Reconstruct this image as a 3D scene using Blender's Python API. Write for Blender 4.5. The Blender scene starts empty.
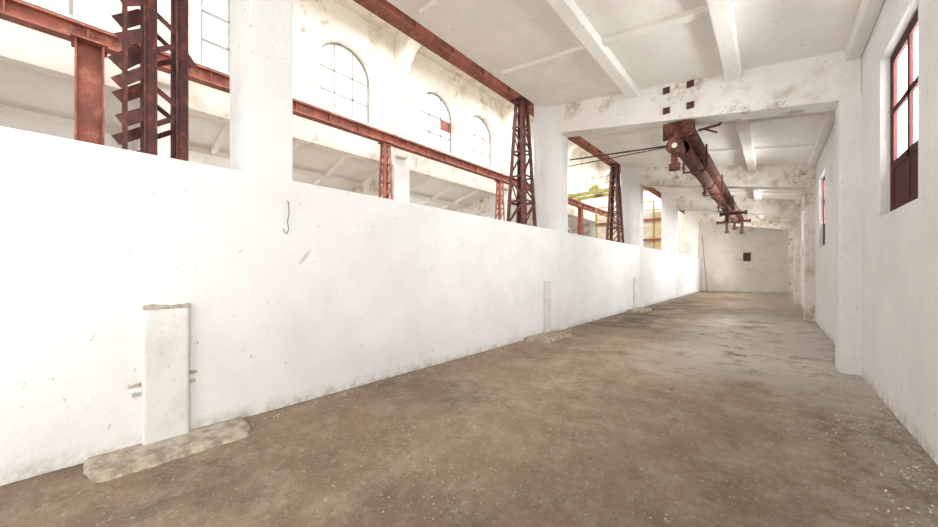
import bpy, bmesh, math, random
from mathutils import Vector, Matrix
random.seed(4)
scene = bpy.context.scene
COL = scene.collection

# ------------------------------------------------------------------ materials
def newmat(name):
    m = bpy.data.materials.new(name); m.use_nodes = True
    nt = m.node_tree; b = nt.nodes["Principled BSDF"]
    return m, nt, b
def N(nt, t, **kw):
    n = nt.nodes.new(t)
    for k, v in kw.items(): setattr(n, k, v)
    return n
def noise(nt, pos, scale, detail=4, rough=.6, mapping=None):
    n = N(nt, "ShaderNodeTexNoise"); n.inputs["Scale"].default_value = scale
    n.inputs["Detail"].default_value = detail; n.inputs["Roughness"].default_value = rough
    if mapping:
        mp = N(nt, "ShaderNodeMapping"); mp.inputs["Scale"].default_value = mapping
        nt.links.new(pos, mp.inputs["Vector"]); nt.links.new(mp.outputs[0], n.inputs["Vector"])
    else: nt.links.new(pos, n.inputs["Vector"])
    return n.outputs["Fac"]
def ramp(nt, fac, lo, hi, a=0., b=1.):
    r = N(nt, "ShaderNodeMapRange"); r.inputs["From Min"].default_value = lo
    r.inputs["From Max"].default_value = hi; r.inputs["To Min"].default_value = a
    r.inputs["To Max"].default_value = b
    nt.links.new(fac, r.inputs["Value"]); return r.outputs[0]
def mix(nt, fac, a, b):
    m = N(nt, "ShaderNodeMix", data_type='RGBA')
    for sock, v in ((m.inputs[6], a), (m.inputs[7], b)):
        if isinstance(v, tuple): sock.default_value = (*v, 1)
        else: nt.links.new(v, sock)
    if isinstance(fac, float): m.inputs[0].default_value = fac
    else: nt.links.new(fac, m.inputs[0])
    return m.outputs[2]
def op(nt, a, b, o='MULTIPLY'):
    m = N(nt, "ShaderNodeMath", operation=o)
    for i, v in enumerate((a, b)):
        if isinstance(v, float): m.inputs[i].default_value = v
        else: nt.links.new(v, m.inputs[i])
    return m.outputs[0]
mult = op
def bump(nt, b, h, strength, dist=.02):
    n = N(nt, "ShaderNodeBump"); n.inputs["Strength"].default_value = strength
    n.inputs["Distance"].default_value = dist
    nt.links.new(h, n.inputs["Height"]); nt.links.new(n.outputs[0], b.inputs["Normal"])

def plaster(name, base, stain, amt, lo=.55, hi=.72, scale=.6, low_dirt=False, smudge=None, peel=0.):
    m, nt, b = newmat(name)
    pos = N(nt, "ShaderNodeNewGeometry").outputs["Position"]
    c = mix(nt, ramp(nt, noise(nt, pos, 1.1, 6), .35, .68), base, tuple(x*.90 for x in base))
    s = mult(nt, ramp(nt, noise(nt, pos, scale, 8, .68), lo, hi), amt)
    c = mix(nt, s, c, stain)
    if peel:   # sharp-edged flaked patches with a darker core
        big = ramp(nt, noise(nt, pos, .55, 3, .5, (1, 1, 1.3)), .46, .56)
        f = mult(nt, big, ramp(nt, noise(nt, pos, 2.6, 10, .72), .54, .565))
        c = mix(nt, mult(nt, f, peel), c, (.50, .42, .33))
        f2 = mult(nt, big, ramp(nt, noise(nt, pos, 2.6, 10, .72), .60, .63))
        c = mix(nt, mult(nt, f2, peel), c, (.27, .20, .14))
    sp = mult(nt, ramp(nt, noise(nt, pos, 14, 4, .6), .66, .70), .65)
    c = mix(nt, sp, c, (.42, .38, .33))
    dr = mult(nt, ramp(nt, noise(nt, pos, 1.0, 5, .6, (5, 5, .5)), .62, .8), amt*.5)
    c = mix(nt, dr, c, stain)
    if smudge:
        # rubbed grey diagonal smear
        sz = N(nt, "ShaderNodeSeparateXYZ"); nt.links.new(pos, sz.inputs[0])
        dy = op(nt, sz.outputs[1], float(smudge[1]), 'SUBTRACT'); dz = op(nt, sz.outputs[2], float(smudge[2]), 'SUBTRACT')
        t = op(nt, op(nt, dy, .6), op(nt, dz, .8), 'ADD'); u = op(nt, op(nt, dy, .8), op(nt, dz, -.6), 'ADD')
        r2 = op(nt, op(nt, op(nt, t, t), 70.), op(nt, op(nt, u, u), 1500.), 'ADD')
        band = ramp(nt, r2, .0, 1.2, 1., 0.)
        inx = ramp(nt, sz.outputs[0], -4.1, -4.05, 0., 1.)
        band = mult(nt, mult(nt, band, inx), ramp(nt, noise(nt, pos, 22, 4, .6), .3, .5))
        c = mix(nt, mult(nt, band, .55), c, (.28, .28, .28))
    if low_dirt:
        sx = N(nt, "ShaderNodeSeparateXYZ"); nt.links.new(pos, sx.inputs[0])
        z = ramp(nt, sx.outputs[2], 0.0, .16, 1., 0.)
        z = mult(nt, z, ramp(nt, noise(nt, pos, 6, 8, .75), .42, .62))
        c = mix(nt, mult(nt, z, .8), c, (.36, .28, .2))
    nt.links.new(c, b.inputs["Base Color"]); b.inputs["Roughness"].default_value = .85
    bump(nt, b, noise(nt, pos, 7, 9, .68), .5, .03)
    return m
M_WALL = plaster("white_plaster", (.87, .868, .862), (.62, .57, .50), .35, .55, .8, .5, True, (-4.0, 1.66, 1.66))
M_COLM = plaster("column_plaster", (.86, .858, .85), (.55, .49, .40), .4, .56, .75, .8)
M_CEIL = plaster("ceiling_plaster", (.885, .86, .81), (.62, .54, .43), .25, .54, .76, .8)
M_BEAM = plaster("beam_plaster", (.85, .81, .745), (.46, .36, .25), .7, .51, .62, 1.1, peel=.95)
M_BEAML = plaster("light_beam_plaster", (.88, .862, .825), (.55, .45, .34), .35, .56, .68, 1.4, peel=.6)
M_OLD = plaster("old_plaster", (.84, .79, .71), (.42, .33, .23), .6, .51, .68, .8, True, peel=.55)
M_END = plaster("end_wall_plaster", (.87, .835, .775), (.55, .46, .35), .4, .54, .74, .7, True, peel=.2)
M_STUB = plaster("stub_plaster", (.80, .79, .77), (.50, .45, .38), .5, .48, .7, 3)
M_BROK = plaster("broken_mortar", (.55, .49, .42), (.25, .2, .16), .9, .48, .62, 9)

def paint(name, base, dark, rough=.6, lo=.45, hi=.7, scale=3, hi_col=None):
    m, nt, b = newmat(name)
    pos = N(nt, "ShaderNodeNewGeometry").outputs["Position"]
    c = mix(nt, ramp(nt, noise(nt, pos, scale, 7, .65), lo, hi), base, dark)
    if hi_col: c = mix(nt, mult(nt, ramp(nt, noise(nt, pos, scale*1.7, 8, .7, (1,1.2,.8)), .53, .62), .75), c, hi_col)
    nt.links.new(c, b.inputs["Base Color"]); b.inputs["Roughness"].default_value = rough
    bump(nt, b, noise(nt, pos, 20, 5), .25, .012)
    return m
M_RED = paint("red_oxide_paint", (.33, .105, .07), (.19, .065, .047), .7, .42, .62, 2.5, (.44, .18, .11))
M_DARKRED = paint("dark_red_paint", (.12, .032, .028), (.055, .02, .018), .6, .42, .62, 5, (.24, .075, .05))
M_RUSTY = paint("rusty_brown_paint", (.16, .047, .03), (.055, .023, .018), .8, .42, .58, 6, (.28, .11, .06))
M_MAROON = paint("maroon_paint", (.065, .012, .011), (.04, .01, .009), .9)
M_YEL = paint("yellow_paint", (.34, .30, .09), (.17, .19, .06))
M_OCHRE = paint("ochre_paint", (.50, .36, .12), (.34, .23, .09))
M_WOOD = paint("tan_wood", (.44, .27, .14), (.28, .16, .09))
M_IRON = paint("dark_iron", (.05, .045, .045), (.09, .05, .035))
M_STEEL = paint("window_steel", (.32, .31, .30), (.22, .2, .18))
M_CONC = paint("rough_concrete", (.50, .43, .345), (.28, .22, .165), .95, .42, .62, 9)
M_CHIP = paint("plaster_chips", (.70, .66, .60), (.34, .28, .22), .95, .45, .65, 3)
M_CREAM = paint("cream_paint", (.75, .70, .58), (.5, .42, .3))
M_PALE = paint("pale_yellow_paint", (.72, .60, .33), (.5, .40, .2))

def floor_mat():
    m, nt, b = newmat("dusty_concrete_floor")
    pos = N(nt, "ShaderNodeNewGeometry").outputs["Position"]
    c = mix(nt, ramp(nt, noise(nt, pos, .6, 9, .7), .38, .62), (.375, .275, .188), (.26, .182, .122))
    c = mix(nt, mult(nt, ramp(nt, noise(nt, pos, 2.0, 13, .82), .47, .58), .65), c, (.47, .37, .27))
    c = mix(nt, mult(nt, ramp(nt, noise(nt, pos, 5, 13, .85), .52, .60), .5), c, (.17, .12, .082))
    c = mix(nt, mult(nt, ramp(nt, noise(nt, pos, .8, 11, .75, (1, .7, 1)), .54, .64), .5), c, (.14, .098, .068))
    c = mix(nt, mult(nt, ramp(nt, noise(nt, pos, .9, 7, .7, (.8, 1, 1)), .59, .70), .45), c, (.44, .25, .095))
    sx = N(nt, "ShaderNodeSeparateXYZ"); nt.links.new(pos, sx.inputs[0])
    edge = ramp(nt, sx.outputs[0], -.3, .95, 0., 1.)
    d = mult(nt, edge, ramp(nt, noise(nt, pos, 3.5, 12, .85), .43, .57))
    c = mix(nt, mult(nt, d, .75), c, (.64, .58, .51))
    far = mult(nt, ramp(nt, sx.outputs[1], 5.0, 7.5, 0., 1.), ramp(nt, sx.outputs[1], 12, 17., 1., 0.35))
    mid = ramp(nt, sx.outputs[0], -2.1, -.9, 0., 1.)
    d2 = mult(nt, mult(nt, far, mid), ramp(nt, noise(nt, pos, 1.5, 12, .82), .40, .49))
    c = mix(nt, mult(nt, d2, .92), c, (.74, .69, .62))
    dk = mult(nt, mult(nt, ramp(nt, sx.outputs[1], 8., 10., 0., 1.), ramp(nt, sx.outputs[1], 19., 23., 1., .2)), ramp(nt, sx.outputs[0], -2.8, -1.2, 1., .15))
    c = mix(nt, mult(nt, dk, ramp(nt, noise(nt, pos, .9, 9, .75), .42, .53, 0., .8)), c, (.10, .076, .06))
    c = mix(nt, mult(nt, ramp(nt, noise(nt, pos, 18, 6, .85), .585, .625), .7), c, (.68, .62, .54))
    c = mix(nt, mult(nt, ramp(nt, noise(nt, pos, 28, 6, .85, (1, 1.1, 1)), .565, .615), .6), c, (.09, .064, .046))
    nt.links.new(c, b.inputs["Base Color"])
    rr = ramp(nt, noise(nt, pos, 1.2, 5), .3, .7, .7, .95); nt.links.new(rr, b.inputs["Roughness"])
    bump(nt, b, noise(nt, pos, 8, 14, .85), .85, .045)
    return m
M_FLOOR = floor_mat()

def glass_mat():
    m, nt, b = newmat("window_glass")
    t = N(nt, "ShaderNodeBsdfTransparent"); t.inputs[0].default_value = (.97, .98, .98, 1)
    nt.links.new(t.outputs[0], nt.nodes["Material Output"].inputs[0]); return m
M_GLASS = glass_mat()

# ------------------------------------------------------------------ builders
class B:
    def __init__(s): s.bm = bmesh.new()
    def hull(s, vs, faces):
        v = [s.bm.verts.new(p) for p in vs]
        for f in faces: s.bm.faces.new([v[i] for i in f])
        return s
    def box(s, x0, x1, y0, y1, z0, z1):
        return s.hull([(x0,y0,z0),(x1,y0,z0),(x1,y1,z0),(x0,y1,z0),(x0,y0,z1),(x1,y0,z1),(x1,y1,z1),(x0,y1,z1)],
            [(0,3,2,1),(4,5,6,7),(0,1,5,4),(1,2,6,5),(2,3,7,6),(3,0,4,7)])
    def bar(s, p0, p1, w, h, up=(0,0,1)):
        p0, p1 = Vector(p0), Vector(p1); d = (p1-p0).normalized(); up = Vector(up)
        if abs(d.dot(up)) > .98: up = Vector((1,0,0))
        a = d.cross(up).normalized()*w/2; c = a.cross(d).normalized()*h/2
        return s.hull([p0-a-c,p0+a-c,p1+a-c,p1-a-c,p0-a+c,p0+a+c,p1+a+c,p1-a+c],
            [(0,3,2,1),(4,5,6,7),(0,1,5,4),(1,2,6,5),(2,3,7,6),(3,0,4,7)])
    def cyl(s, p0, p1, r0, r1=None, n=16):
        r1 = r0 if r1 is None else r1
        p0, p1 = Vector(p0), Vector(p1); d = (p1-p0).normalized()
        up = Vector((0,0,1)) if abs(d.z) < .9 else Vector((1,0,0))
        a = d.cross(up).normalized(); c = a.cross(d)
        A = [s.bm.verts.new(p0+(a*math.cos(i*2*math.pi/n)+c*math.sin(i*2*math.pi/n))*r0) for i in range(n)]
        C = [s.bm.verts.new(p1+(a*math.cos(i*2*math.pi/n)+c*math.sin(i*2*math.pi/n))*r1) for i in range(n)]
        for i in range(n): s.bm.faces.new([A[i],A[(i+1)%n],C[(i+1)%n],C[i]])
        s.bm.faces.new(A[::-1]); s.bm.faces.new(C); return s
    def prism(s, poly, ax, a0, a1):
        def P(p, t):
            return (t,p[0],p[1]) if ax == 'x' else ((p[0],t,p[1]) if ax == 'y' else (p[0],p[1],t))
        A = [s.bm.verts.new(P(p,a0)) for p in poly]; C = [s.bm.verts.new(P(p,a1)) for p in poly]; n = len(poly)
        for i in range(n): s.bm.faces.new([A[i],A[(i+1)%n],C[(i+1)%n],C[i]])
        s.bm.faces.new(A[::-1]); s.bm.faces.new(C); return s
    def done(s, name, mat, parent=None, loc=None, bevel=0):
        bmesh.ops.recalc_face_normals(s.bm, faces=s.bm.faces[:])
        me = bpy.data.meshes.new(name); s.bm.to_mesh(me); s.bm.free(); me.materials.append(mat)
        o = bpy.data.objects.new(name, me); COL.objects.link(o)
        if loc: o.location = loc
        if parent: o.parent = parent
        if bevel:
            md = o.modifiers.new("bevel", 'BEVEL'); md.width = bevel; md.segments = 2; md.limit_method = 'ANGLE'
        return o
def empty(name, loc=(0,0,0)):
    e = bpy.data.objects.new(name, None); e.location = loc; e.empty_display_size = .2; COL.objects.link(e); return e
def meta(o, label, cat, group=None):
    o["label"] = label; o["category"] = cat
    if group: o["group"] = group
    return o
def struct(o, label=None, cat=None):
    o["kind"] = "structure"
    if label: o["label"] = label
    if cat: o["category"] = cat
    return o
def copytree(root, loc):
    kids = list(root.children)
    r = root.copy(); r.location = loc; COL.objects.link(r)
    for k in kids:
        c = k.copy(); c.parent = r; COL.objects.link(c)
    return r
def arch_poly(c, w, z0, z1, n=14):
    r = w/2; zs = z1-r
    return [(c-r,z0),(c+r,z0)]+[(c+r*math.cos(i*math.pi/n), zs+r*math.sin(i*math.pi/n)) for i in range(n+1)]
def cut(o, cutb):
    c = cutb.done("cutter", M_WALL)
    md = o.modifiers.new("b", 'BOOLEAN'); md.object = c; md.solver = 'EXACT'; md.operation = 'DIFFERENCE'
    dg = bpy.context.evaluated_depsgraph_get(); dg.update()
    me = bpy.data.meshes.new_from_object(o.evaluated_get(dg))
    o.modifiers.clear(); o.data = me; bpy.data.objects.remove(c)

# ------------------------------------------------------------------ dimensions
XW = -4.0          # aisle face of low wall / columns
XR = .955          # outer wall face
XE = -4.6          # hall-side edge of aisle ceiling
Y0, Y1 = -3.5, 31.0
def zc(x): return 5.70-.206*(x+4)          # sloped aisle ceiling
def zb(x): return 4.99-.209*(x+4)          # beam soffit
colY = [1.11, 7.95, 14.95, 21.95, 28.95]
pilY = [.45, 7.32, 14.3, 21.3, 28.3]

# ------------------------------------------------------------------ floor / shell
struct(B().box(-17.1, 1.35, Y0, Y1+.3, -.2, 0).done("floor", M_FLOOR), "dusty brown concrete floor with plaster rubble", "floor")
struct(B().box(XW-.22, XW, Y0, Y1, 0, 2.51).done("wall_left", M_WALL, bevel=.012), "low white plastered partition wall", "wall")
wr = B().box(XR, XR+.4, Y0, Y1, 0, 5.0).done("wall_right", M_WALL)
WZ=2.14
winY = [(-2.16,-.76),(4.84,6.24),(11.84,13.24),(18.84,20.24),(25.84,27.24)]
cb = B()
for a,b_ in winY: cb.box(XR-.2, XR+.6, a, b_, WZ, WZ+1.85)
cut(wr, cb); struct(wr, "white plastered outer wall with window openings", "wall")
we = B().box(-17.1, XR+.4, Y1, Y1+.3, 0, 10.6).done("wall_back", M_END)
cb = B()
for c in (-9.3,-6.6): cb.prism(arch_poly(c,1.9,6.9,9.4), 'y', Y1-.2, Y1+.5)  # arched openings added to let more light into the hall
cut(we, cb); struct(we, "stained pale plaster end wall", "wall")
struct(B().box(-17.1, XR+.4, Y0-.3, Y0, 0, 10.6).done("wall_front", M_WALL), "unseen white plaster end wall added to shut out light", "wall")  # unseen wall behind the camera, added to block world light
def slab(xa, xb, z, name):
    t=.16
    return struct(B().prism([(xa,z(xa)),(xb,z(xb)),(xb,z(xb)+t),(xa,z(xa)+t)], 'y', Y0, Y1).done(name, M_CEIL),
                  "sloping cream plaster ceiling", "ceiling")
slab(XE, XR+.4, zc, "ceiling")
XM = -15.8
def zcm(x): return zc(XM-x)
slab(-16.9, XM+4.78, zcm, "ceiling")
for i,x in enumerate((-2.2,-.5)):
    w_=.12
    struct(B().prism([(x-w_+.01,zc(x)-.15),(x+w_-.01,zc(x)-.15-.02),(x+w_,zc(x+w_)+.02),(x-w_,zc(x-w_)+.02)],'y',Y0,Y1).done("trim_1", M_CEIL, bevel=.018),"cream plaster ceiling rib","ceiling rib")
struct(B().prism([(XR-.16,zc(XR)-.14),(XR,zc(XR)-.14),(XR,zc(XR)+.02),(XR-.16,zc(XR)+.05)],'y',Y0,Y1).done("trim_3", M_BEAML, bevel=.02),"cream plaster cornice band","cornice")
for k in range(4):
    for f in (1/3,2/3):
        ya = colY[k]+(colY[k+1]-colY[k])*f+.2; yb = pilY[k]+(pilY[k+1]-pilY[k])*f+.2
        vs=[]
        for (x,y) in ((-4.3,ya),(XR,yb)):
            for dy in (0,.16):
                for dz in (-.07,.02): vs.append((x,y+dy,zc(x)+dz))
        struct(B().hull(vs,[(0,1,3,2),(4,6,7,5),(0,4,5,1),(2,3,7,6),(0,2,6,4),(1,5,7,3)]).done("trim_4", M_CEIL, bevel=.018),"cream plaster ceiling rib","ceiling rib")
def xbeam(ya, yb, mat, xa=-4.05, xb=XR, mirror=False, d=.42):
    vs=[]
    for (x,y) in ((xa,ya),(xb,yb)):
        for dy in (0,d):
            for z in (zb(x), zc(x)+.05): vs.append(((XM-x) if mirror else x, y+dy, z))
    return B().hull(vs,[(0,1,3,2),(4,6,7,5),(0,4,5,1),(2,3,7,6),(0,2,6,4),(1,5,7,3)]).done("ceiling_beam", mat, bevel=.02)
for k in range(5):
    meta(xbeam(colY[k]-.01, pilY[k], M_BEAML if k<2 else M_BEAM), "white plastered concrete beam with flaking stained edges" if k<2 else "plastered concrete beam with brown damp stains", "beam", "aisle ceiling beams")
def column(x0,x1,y0,y1,z):
    return meta(B().box(x0,x1,y0,y1,0,z).done("concrete_column", M_COLM, bevel=.01), "square white plastered concrete column", "column", "hall columns")
for k,y in enumerate(colY): column(-4.76, XW-.003 if k==0 else XW+.012, y, y+.42, zc(-4.76)+.1)
for k,y in enumerate(pilY):
    meta(B().box(.735, XR+.02, y, y+.46, 0, zb(.8)+.05).done("wall_pilaster", M_COLM if k<2 else M_BEAM, bevel=.02), "white plastered pilaster against the outer wall" if k<2 else "pilaster with peeling brown-stained plaster on the outer wall", "pilaster", "outer wall pilasters")
# ------------------------------------------------------------------ nave
XC = -11.0
AW, AZ0, AZ1 = 2.0, 6.88, 9.42
wc = B().box(XC-.35, XC, Y0, Y1, 5.62, 10.6).done("wall_clerestory_far", M_OLD)
wins = [-1.2, 2.95, 6.0, 10.35, 13.35, 17.5, 20.5, 24.6, 27.6]
cb = B()
for c in wins: cb.prism(arch_poly(c,AW,AZ0,AZ1),'x',XC-.6,XC+.3)
cut(wc, cb); struct(wc,"pale plaster upper wall with unseen arched openings added for light","wall")
wn = B().box(-4.6, -4.3, Y0, Y1, zc(-4.5)+.15, 10.6).done("wall_clerestory_near", M_OLD)
cb = B()
for c in wins: cb.prism(arch_poly(c,AW,AZ0,AZ1),'x',-5,-4)  # openings out of view, added so light enters the hall
cut(wn, cb); struct(wn,"pale plaster upper wall with unseen arched openings added for light","wall")
struct(B().box(XC-.35,-4.3,Y0,Y1,10.6,10.8).done("ceiling_nave", M_OLD),"stained cream plaster hall roof","ceiling")
wf = B().box(-17.1,-16.75,Y0,Y1,0,5.0).done("wall_outer_far", M_WALL)
cb = B()
for a,b_ in winY: cb.box(-17.4,-16.5,a,b_,1.6,4.05)
cut(wf,cb); struct(wf,"white plastered outer wall","wall")
def arch_window(idx, c, xw):
    e = empty("window_%d"%idx, (xw, c, AZ0)); struct(e, "tall arched steel window with glazing bars", "window")
    b = B(); r=AW/2; H=AZ1-AZ0; zs=H-r
    b.box(-.03,.03,-r,-r+.07,0,zs); b.box(-.03,.03,r-.07,r,0,zs); b.box(-.03,.03,-r,r,0,.07)
    n=14; pts=[(0,(r-.025)*math.cos(i*math.pi/n),zs+(r-.025)*math.sin(i*math.pi/n)) for i in range(n+1)]
    for i in range(n): b.bar(pts[i],pts[i+1],.06,.07,(1,0,0))
    b.done("frame", M_STEEL, e)
    b=B()
    for y in (-.34,.34): b.bar((0,y,0),(0,y,zs+math.sqrt(r*r-y*y)-.02),.04,.055)
    for z in (.76,1.52):
        hw = r if z<=zs else math.sqrt(r*r-(z-zs)**2)
        b.bar((0,-hw+.03,z),(0,hw-.03,z),.055,.055)
    b.done("glazing_bars", M_STEEL, e)
    B().prism(arch_poly(0,AW-.04,0.02,H-.02),'x',-.004,.004).done("glass", M_GLASS, e)
    return e
n=1
for c in wins[:7]:
    e = arch_window(n,c,XC-.27); n+=1
    if abs(c-10.35)<.1:
        B().box(.01,.03,.35,.95,1.05,1.5).done("red_shutter", M_RED, e)
farcol=[.9,7.95,14.95,21.95,28.95]
for y in farcol:
    meta(B().box(XC-.8,XC+.02,y,y+.75,0,5.9).done("concrete_column", M_COLM, bevel=.02),"square white plastered concrete column","column","hall columns")
    meta(xbeam(y,y,M_BEAM,mirror=True), "plastered concrete beam with brown damp stains", "beam","far aisle ceiling beams")
    poly=[(XC-.02,5.95),(XC+.22,5.95),(XC+.22,8.9)]
    poly+=[(XC+.22+1.4*(1-math.cos(a)), 8.9+1.3*math.sin(a)) for a in [i*math.pi/2/8 for i in range(1,9)]]
    poly+=[(-5.8-.0,10.2),(-4.62,9.2),(-4.62,10.62),(XC-.02,10.62)]
    meta(B().prism(poly,'y',y,y+.5).done("roof_frame", M_OLD, bevel=.02),"pale plaster roof frame with curved haunch","roof frame","hall roof frames")
for x in (-13.5,-15.2):
    struct(B().prism([(x-.09,zcm(x-.09)-.16),(x+.09,zcm(x+.09)-.16),(x+.09,zcm(x+.09)+.02),(x-.09,zcm(x-.09)+.02)],'y',Y0,Y1).done("trim_5", M_CEIL),"cream plaster ceiling rib","ceiling rib")
for y in (2.6,4.6,6.3,10.2,12,13.6,17.5,19.5,24.5):
    vs=[]
    for x in (-11.05,-16.75):
        for dy in (0,.16):
            for dz in (-.13,.02): vs.append((x,y+dy,zcm(x)+dz))
    struct(B().hull(vs,[(0,1,3,2),(4,6,7,5),(0,4,5,1),(2,3,7,6),(0,2,6,4),(1,5,7,3)]).done("trim_6", M_CEIL),"cream plaster ceiling rib","ceiling rib")

# ------------------------------------------------------------------ crane rails
def rail(x, z, w, h, label):
    e = empty("crane_rail_beam",(x,0,z)); meta(e,label,"beam","crane runway beams")
    t=.035
    B().box(-w/2,w/2,Y0,Y1,0,t).box(-w/2,w/2,Y0,Y1,h-t,h).box(-.02,.02,Y0,Y1,t,h-t).done("girder", M_RED, e)
    b=B()
    for i in range(34):
        y=Y0+.5+i
        b.box(-w/2+.02,-.021,y,y+.015,t,h-t).box(.021,w/2-.02,y,y+.015,t,h-t)
    b.done("stiffener", M_RED, e)["kind"]="stuff"
    B().box(-.035,.035,Y0,Y1,h,h+.07).done("rail", M_IRON, e)
rail(-4.97, 5.9, .24, .34, "rust-red riveted steel crane runway girder on lattice towers")
rail(-10.33, 6.08, .26, .33, "rust-red steel crane runway girder along the far columns")

# ------------------------------------------------------------------ lattice towers
def Lleg(b, p0, p1, sx, sy, w=.09, t=.014):
    prof=[(0,0),(-sx*w,0),(-sx*w,-sy*t),(-sx*t,-sy*t),(-sx*t,-sy*w),(0,-sy*w)]
    A=[b.bm.verts.new((p0[0]+q[0],p0[1]+q[1],p0[2])) for q in prof]
    C=[b.bm.verts.new((p1[0]+q[0],p1[1]+q[1],p1[2])) for q in prof]
    for i in range(6): b.bm.faces.new([A[i],A[(i+1)%6],C[(i+1)%6],C[i]])
    b.bm.faces.new(A[::-1]); b.bm.faces.new(C)
def tower(H, hb, ht, mat, label, group, loc, panels=11, legw=.1, lw=.06):
    e = empty("lattice_tower",loc); meta(e,label,"lattice column",group)
    for sx in (-1,1):
        for sy in (-1,1):
            b=B(); Lleg(b,(sx*hb,sy*hb,.03),(sx*ht,sy*ht,H-.03),sx,sy,legw,.016); b.done("leg",mat,e)
    zs=[.1+(H-.2)*i/panels for i in range(panels+1)]
    def half(z): return hb+(ht-hb)*z/H
    for side in range(4):
        b=B(); R=Matrix.Rotation(side*math.pi/2,3,'Z')
        for i in range(panels+1):
            h=half(zs[i])-.005
            b.bar(R@Vector((-h,h,zs[i])),R@Vector((h,h,zs[i])),.014,lw)
            if i<panels:
                h2=half(zs[i+1])-.005; s=1 if (i+side//2)%2==0 else -1
                b.bar(R@Vector((-s*h,h,zs[i])),R@Vector((s*h2,h2,zs[i+1])),.014,lw*.8)
        b.done("lacing",mat,e)
    B().box(-hb-.06,hb+.06,-hb-.06,hb+.06,0,.03).done("base_plate",mat,e)
    B().box(-ht-.09,ht+.09,-ht-.06,ht+.06,H-.03,H).done("cap_plate",mat,e)
    return e
random.seed(12)
e=empty("lattice_tower",(-4.93,.43,0)); meta(e,"dark maroon steel tower of paired uprights with slanted batten plates","lattice column","near crane towers")
for (y0,y1) in ((-.05,.05),(.20,.30)):
    for x in (-.17,.13):
        b=B().box(x,x+.04,y0,y1,.03,5.87).box(x-.03,x+.07,y0,y0+.014,.03,5.87).box(x-.03,x+.07,y1-.014,y1,.03,5.87)
        b.done("upright",M_DARKRED,e)
for x in (-.15,.15): B().box(x-.012,x+.012,-.19,-.165,.03,5.87).done("edge_angle",M_DARKRED,e)
for x in (-.15,.15):
    k=0; z=.2
    while z<5.55:
        j=random.uniform(-.05,.05)
        B().bar((x,-.21-random.uniform(0,.04),z+j),(x,-.02,z+random.uniform(.12,.2)),.014,random.uniform(.09,.15)).done("batten_plate",M_DARKRED,e)
        B().bar((x,.02,z+.05),(x,.25,z+.22 if k%2 else z-.12),.012,.05).done("lacing",M_DARKRED,e)
        if k%3==0: B().bar((x,.27,z+.1+j),(x,.35,z+.02),.014,.08).done("batten_plate",M_DARKRED,e)
        z+=random.uniform(.34,.44); k+=1
z=.3
for i in range(16): B().bar((-.15,-.0 if i%2 else .25,z),(.15,-.0 if i%2 else .25,z+.3),.05,.012).done("lacing",M_DARKRED,e); z+=.34
B().box(-.26,.26,-.28,.4,0,.03).done("base_plate",M_DARKRED,e); B().box(-.2,.2,-.2,.35,5.87,5.9).done("cap_plate",M_DARKRED,e)
t1 = tower(5.9,.41,.13,M_DARKRED,"dark maroon steel lattice tower widening to its base","near crane towers",(-4.82,7.44,0),9,.10,.055)
copytree(t1,(-4.82,14.42,0))
t2 = tower(6.08,.30,.13,M_RED,"rust-red steel lattice tower beside a white column","far crane towers",(-10.33,7.1,0),9,.09,.05)
for y in (13.95,23.7): copytree(t2,(-10.33,y,0))
b=B().box(-.22,.22,-.2,-.17,.03,6.05).box(-.22,.22,.17,.2,.03,6.05).box(-.03,.03,-.17,.17,.03,6.05)
e=empty("steel_column",(-10.33,.03,0)); meta(e,"rust-red solid-web steel column under the crane girder","steel column")
b.done("shaft",M_RED,e); B().box(-.35,.35,-.35,.35,0,.03).done("base_plate",M_RED,e); B().box(-.28,.28,-.25,.25,6.05,6.08).done("cap_plate",M_RED,e)

# ------------------------------------------------------------------ low wall pilasters & plinths
random.seed(2)
def slab_rag(b, x0,x1,y0,y1,z0,z1,amp):
    n=12
    poly=[(y1,z0),(y0,z0)]+[(y0+(y1-y0)*i/n, z1+random.uniform(-amp,amp)) for i in range(n+1)]
    return b.prism(poly,'x',x0,x1)
for i,(y,h) in enumerate(((.307,1.22),(7.12,1.28),(13.98,1.25))):
    e=empty("wall_stub",(XW,y,0)); meta(e,"short white plastered buttress strip with broken cap","wall pilaster","low wall buttresses")
    d_=.06; wd=.31 if i==0 else .26
    slab_rag(B(),-.01,d_,0,wd,.015,h-.045,.004).done("shaft",M_STUB,e,bevel=.022)
    slab_rag(B(),-.01,d_+.002,.0,wd,h-.05,h-.015,.010).done("cap",M_BROK if i==0 else M_STUB,e,bevel=.006)
    if i==0:
        for s0,s1,z in ((-.085,-.003,.52),(-.06,-.003,.44),(.313,.37,.55),(.313,.36,.47)):
            slab_rag(B(),-.01,.008,s0,s1,z,z+.03,.008).done("mortar_key",M_BROK,e,bevel=.003)
def plinth(y0,y1,xw,h,seed):
    random.seed(seed)
    n=40; m=8; b=B(); w=0; rows=[]
    for i in range(n+1):
        w=.8*w+random.uniform(-.013,.013); t=i/n
        end=max(.2,min(1,(t+.02)/.08,(1.02-t)/.08))**.5
        yy=y0+(y1-y0)*t; row=[]
        for j in range(m+1):
            s=j/m; x=XW+(xw+w)*end*min(1,s*1.08)
            zz=h*(1+random.uniform(-.05,.05)) if j<m else 0
            if i in (0,n): zz=0
            row.append(b.bm.verts.new((x+(.02 if j==m else 0),yy,max(zz,.0))))
        rows.append(row)
    for i in range(n):
        for j in range(m): b.bm.faces.new([rows[i][j],rows[i][j+1],rows[i+1][j+1],rows[i+1][j]])
    meta(b.done("footing_slab",M_CONC),"low flat broken-edged concrete footing pad against the low wall","footing","wall footings")
plinth(-.02,1.05,.43,.035,1); plinth(6.25,7.55,.52,.065,2); plinth(13.1,14.6,.52,.065,3)

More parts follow.
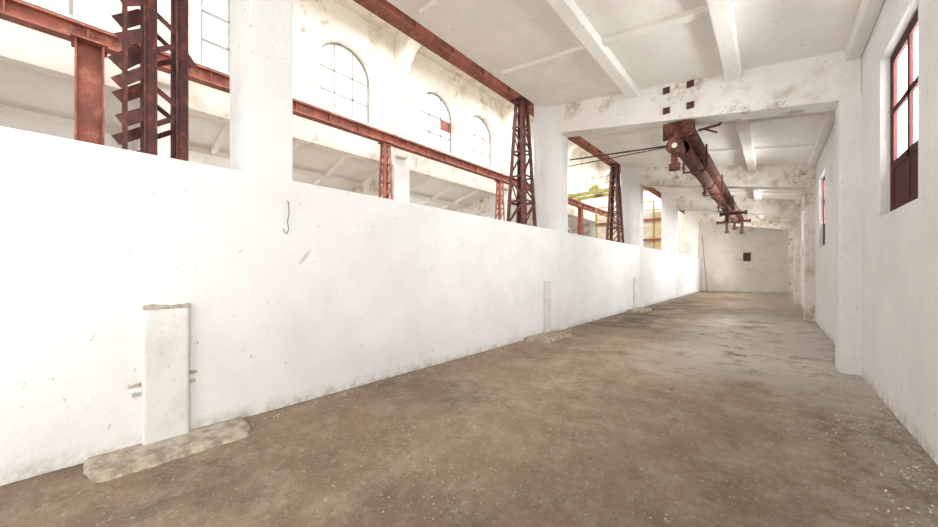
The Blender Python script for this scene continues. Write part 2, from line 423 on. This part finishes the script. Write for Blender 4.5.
HZ=.30
b=B(); pts=[(XW-.01,1.47,1.97),(XW+.03,1.47,1.96),(XW+.035,1.475,1.84),(XW+.03,1.46,1.74),(XW+.035,1.47,1.66),(XW+.04,1.45,1.61),(XW+.05,1.42,1.62),(XW+.045,1.41,1.66)]
for i in range(len(pts)-1):
    p,q=pts[i],pts[i+1]; b.cyl((p[0],p[1],p[2]+HZ),(q[0],q[1],q[2]+HZ),.004,n=8)
meta(b.done("wire_hook",M_IRON),"thin bent dark wire hook near the wall top","hook")

# ------------------------------------------------------------------ outer wall windows
def rwin(idx,a,b_):
    e=empty("window_%d"%idx,(XR+.09,a,WZ)); struct(e,"dark red steel framed window with solid lower panel","window")
    W=b_-a; H=1.85; b=B()
    b.box(-.014,.014,0,.15,0,H).box(-.014,.014,W-.15,W,0,H).box(-.014,.014,.15,W-.15,0,.10).box(-.014,.014,.15,W-.15,H-.12,H)
    b.box(-.012,.012,W/2-.04,W/2+.04,0,H).box(-.012,.012,.15,W-.15,.52,.61).box(-.012,.012,.15,W-.15,1.15,1.22)
    b.done("frame",M_MAROON,e)
    B().box(-.006,.006,.15,W-.15,.10,.52).done("lower_panel",M_MAROON,e)
    B().box(-.003,.003,.15,W-.15,.61,H-.12).done("glass",M_GLASS,e)
for i,(a,b_) in enumerate(winY): rwin(20+i,a,b_)

# ------------------------------------------------------------------ anchor plates on first beam
for x,z in ((-1.56,5.07),(-1.15,5.03),(-1.56,4.67),(-1.15,4.63)):
    yf = colY[1]+(pilY[1]-colY[1])*(x+4)/4.95
    e=empty("anchor_plate",(x,yf-.012,z)); meta(e,"small square red steel anchor plate bolted on the beam","anchor plate","beam anchor plates")
    B().box(-.06,.06,-.02,.01,-.06,.06).done("plate",M_DARKRED,e)
    B().cyl((0,-.05,0),(0,-.02,0),.02,n=6).done("bolt",M_IRON,e)

# ------------------------------------------------------------------ monorail
XMR=-1.35
e=empty("monorail_track",(XMR,8.15,4.42)); meta(e,"rusty brown steel monorail girder with pipes hung under the aisle beams","monorail")
L=16.0
B().box(-.18,.18,-.45,L,-.03,0).box(-.12,.12,-.45,L,-.28,-.25).box(-.03,.03,-.45,L,-.25,-.03).done("girder",M_RUSTY,e)
for x,z,r,y0,y1 in ((.13,-.17,.09,-.2,L-.8),(-.13,-.17,.09,-.35,L-.2),(-.02,-.42,.135,-.1,L-3)):
    b=B().cyl((x,y0,z),(x,y1,z),r,n=20)
    for q in range(int((y1-y0)/1.9)+1): b.cyl((x,y0+q*1.9,z),(x,y0+q*1.9+.06,z),r*1.17,n=20)
    b.done("pipe",M_RUSTY,e)
for y in (1.3,4.6,8.4,12.6):
    B().box(-.24,.24,y,y+.06,-.60,-.57).box(-.24,-.21,y,y+.06,-.57,-.0).box(.21,.24,y,y+.06,-.57,0).done("pipe_hanger",M_DARKRED,e)
B().box(-.28,.26,-.50,-.45,-.32,.0).box(-.2,-.1,-.58,-.5,-.26,-.1).box(.08,.18,-.58,-.5,-.28,-.05).done("end_plate",M_RUSTY,e)
for y,x in ((3.2,-.03),(6.0,.02),(10.2,-.05)):
    B().cyl((x,y,-.53),(x,y,-.74),.04,n=10).cyl((x,y,-.74),(x,y,-.80),.07,n=10).done("drop_stub",M_DARKRED,e)
e=empty("hoist_end",(XMR,7.72,3.93)); meta(e,"rusty brown round capped pipe end with hanging stub","pipe end")
B().cyl((-.06,-.12,.0),(-.06,.25,.0),.12,n=20).cyl((-.06,-.17,.0),(-.06,-.11,.0),.15,n=20).box(-.1,-.02,-.05,.2,.1,.19).done("drum",M_RUSTY,e)
B().cyl((-.1,.05,-.1),(-.1,.05,-.30),.06,.06).cyl((-.1,.05,-.30),(-.1,.05,-.42),.10,.10).done("pipe_end",M_RUSTY,e)
B().cyl((-.06,-.178,.0),(-.06,-.17,.0),.05).done("end_cap",M_CREAM,e)
e=empty("pipe_bracket",(XMR+.27,7.95,4.25)); meta(e,"bent dark red steel bracket beside the monorail end","bracket")
B().bar((0,0,0),(.35,0,.02),.03,.04).bar((.35,0,.02),(.38,0,.22),.03,.04).bar((.1,0,0),(.3,0,-.12),.03,.03).done("arm",M_DARKRED,e)
for yy,x0,x1,zz in ((21.5,-.75,.55,3.86),(17.0,-.2,.6,3.68)):
    e=empty("cross_pipe",(XMR,yy,zz)); meta(e,"dark red cross pipe with short drops under the monorail","cross pipe","cross pipes under the monorail")
    B().cyl((x0,0,.1),(x1,0,.1),.06).cyl((x0-.03,0,.1),(x0+.03,0,.1),.09).cyl((x1-.03,0,.1),(x1+.03,0,.1),.09).done("arm",M_DARKRED,e)
    for x,zl in (((-.35,-.35),(.25,-.42),(-.05,-.2)) if yy>20 else ((.0,-.15),)):
        B().cyl((x,0,.1),(x,0,zl),.06,n=10).cyl((x,0,zl),(x,0,zl-.1),.10,n=10).done("drop_pipe",M_DARKRED,e)
b=B().cyl((-4.0,8.5,4.44),(-1.6,8.35,4.2),.018,n=8)
meta(b.done("tie_rod",M_IRON),"thin dark steel tie rod between column and monorail","tie rod","tie rods")
b=B().cyl((-4.0,8.42,4.25),(-1.6,8.25,4.15),.012,n=8)
meta(b.done("tie_rod",M_IRON),"thin dark steel tie rod between column and monorail","tie rod","tie rods")

# ------------------------------------------------------------------ yellow bridge crane & partition
e=empty("bridge_crane",(-7.65,22.5,6.5)); meta(e,"yellow-green overhead travelling crane on the red runway girders","crane")
B().box(-2.65,2.65,-.7,-.55,-.0,.22).done("girder",M_YEL,e); B().box(-2.65,2.65,.55,.7,0,.22).done("girder",M_YEL,e)
B().box(-2.8,-2.55,-1.1,1.1,-.07,.2).done("end_carriage",M_YEL,e); B().box(2.55,2.8,-1.1,1.1,-.07,.2).done("end_carriage",M_YEL,e)
B().box(-1.4,-.8,-.5,.5,.22,.45).cyl((-1.3,-.2,.55),(-.9,-.2,.55),.15).done("trolley",M_YEL,e)
b=B()
for x in (-2.5,-1.5,-.5,.5,1.5,2.5): b.bar((x,-.68,.22),(x,-.68,1.0),.04,.04)
b.bar((-2.5,-.68,1.0),(2.5,-.68,1.0),.04,.04).bar((-2.5,-.68,.6),(2.5,-.68,.6),.03,.03)
b.done("handrail",M_YEL,e)
e=empty("panelled_partition",(-7.6,26.2,0)); meta(e,"cream panelled partition with ochre posts and red rails","partition")
for i in range(5): B().box(-2.5+i*1.0,-2.5+i*1.0+.97,0,.06,0,5.6).done("panel",M_PALE if i==4 else M_CREAM,e)
for i in range(6): B().box(-2.60+i*1.0,-2.48+i*1.0,-.06,0,0,6.4).done("post",M_OCHRE,e)
for z in (5.0,3.6): B().box(-2.6,2.55,-.14,-.06,z,z+.16).done("cross_rail",M_RED,e)
for z in (5.7,6.3): B().box(-2.6,2.55,-.1,-.06,z,z+.08).done("top_rail",M_OCHRE,e)

e=empty("wall_vent",(-1.32,Y1,2.5)); meta(e,"small dark square vent opening in the end wall","vent")
B().box(-.21,.21,-.04,.0,-.3,-.26).box(-.21,.21,-.04,0,.26,.3).box(-.21,-.17,-.04,0,-.3,.3).box(.17,.21,-.04,0,-.3,.3).done("frame",M_DARKRED,e)
B().box(-.17,.17,-.015,-.002,-.26,.26).done("grille",M_IRON,e)
b=B().bar((-3.95,30.9,4.2),(-3.55,30.2,.02),.13,.05)
meta(b.done("leaning_plank",M_WOOD),"pale tan timber plank leaning on the end wall","plank")

# ------------------------------------------------------------------ rubble
random.seed(9)
b=B()
def chip(x,y,s):
    n=5; rot=random.random()*6
    A=[b.bm.verts.new((x+s*random.uniform(.6,1.2)*math.cos(rot+i*2*math.pi/n), y+s*random.uniform(.6,1.2)*math.sin(rot+i*2*math.pi/n),.0)) for i in range(n)]
    t=b.bm.verts.new((x,y,s*random.uniform(.4,.9)))
    for i in range(n): b.bm.faces.new([A[i],A[(i+1)%n],t])
for i in range(1900):
    y=random.uniform(.6,12); x=XR-.03-abs(random.gauss(0,.24)) 
    chip(x,y,random.uniform(.003,.012))
for i in range(800):
    y=random.uniform(.3,20); chip(XW+.06+abs(random.gauss(0,.12)),y,random.uniform(.003,.012))
for i in range(600):
    y=random.uniform(1.2,14); x=random.uniform(-3.9,.8); chip(x,y,random.uniform(.003,.009))
for i in range(24):
    cx,cy=random.uniform(-3,.5),random.uniform(1.2,8)
    for j in range(20): chip(random.gauss(cx,.10),random.gauss(cy,.16),random.uniform(.003,.009))
o=b.done("plaster_rubble",M_CHIP); meta(o,"scattered pale plaster chips and crumbs over the floor","rubble"); o["kind"]="stuff"
b=B()
b.hull([(-.98,4.9,.003),(-.94,4.88,.018),(-.91,4.92,.006),(-.95,4.94,.02)],[(0,1,3),(1,2,3),(0,3,2),(0,2,1)])
meta(b.done("brick_fragment",M_RED),"small reddish brick fragment lying on the floor","brick fragment")

# ------------------------------------------------------------------ light
w=bpy.data.worlds.new("w"); scene.world=w; w.use_nodes=True
w.node_tree.nodes["Background"].inputs[0].default_value=(.96,.985,1,1); w.node_tree.nodes["Background"].inputs[1].default_value=1.8
def area(loc,rot,sx,sy,e,col=(1,1,1)):
    l=bpy.data.lights.new("area",'AREA'); l.shape='RECTANGLE'; l.size=sx; l.size_y=sy; l.energy=e; l.color=col
    o=bpy.data.objects.new("added_light",l); o.location=loc; o.rotation_euler=rot; COL.objects.link(o); return o
H=math.pi/2
for (a,b_),en in zip(winY,(330,410,540,740,950)):
    area((XR+1.2,(a+b_)/2,3.5),(H-math.radians(5),0,H),2.2,2.0,en,(1,.99,.97))  # lamps outside the aisle window openings, standing in for daylight
area((-1.5,-3.4,2.4),(H,0,0),4,3,90,(1,.99,.97))  # added fill lamp behind the camera; the front wall has no opening
for y in (0,7,14,21,28): area((-8,y,10.1),(0,0,0),3,3,240,(1,.985,.96))  # added fill lamps below the hall roof, which is solid
for y in (2,10,18): area((-16.6,y,3),(H,0,-H),3,2,80,(1,.985,.96))  # added fill lamps just inside the far outer wall, out of view

cam=bpy.data.cameras.new("cam"); co=bpy.data.objects.new("camera",cam); COL.objects.link(co)
co.location=(0,0,1.5); co.rotation_euler=(math.radians(90),0,math.radians(41.71))
cam.sensor_width=36; cam.lens=36*340/938; cam.shift_y=7.5/938; cam.clip_start=.05
scene.camera=co
scene.view_settings.view_transform='Standard'; scene.view_settings.look='None'; scene.view_settings.exposure=.95
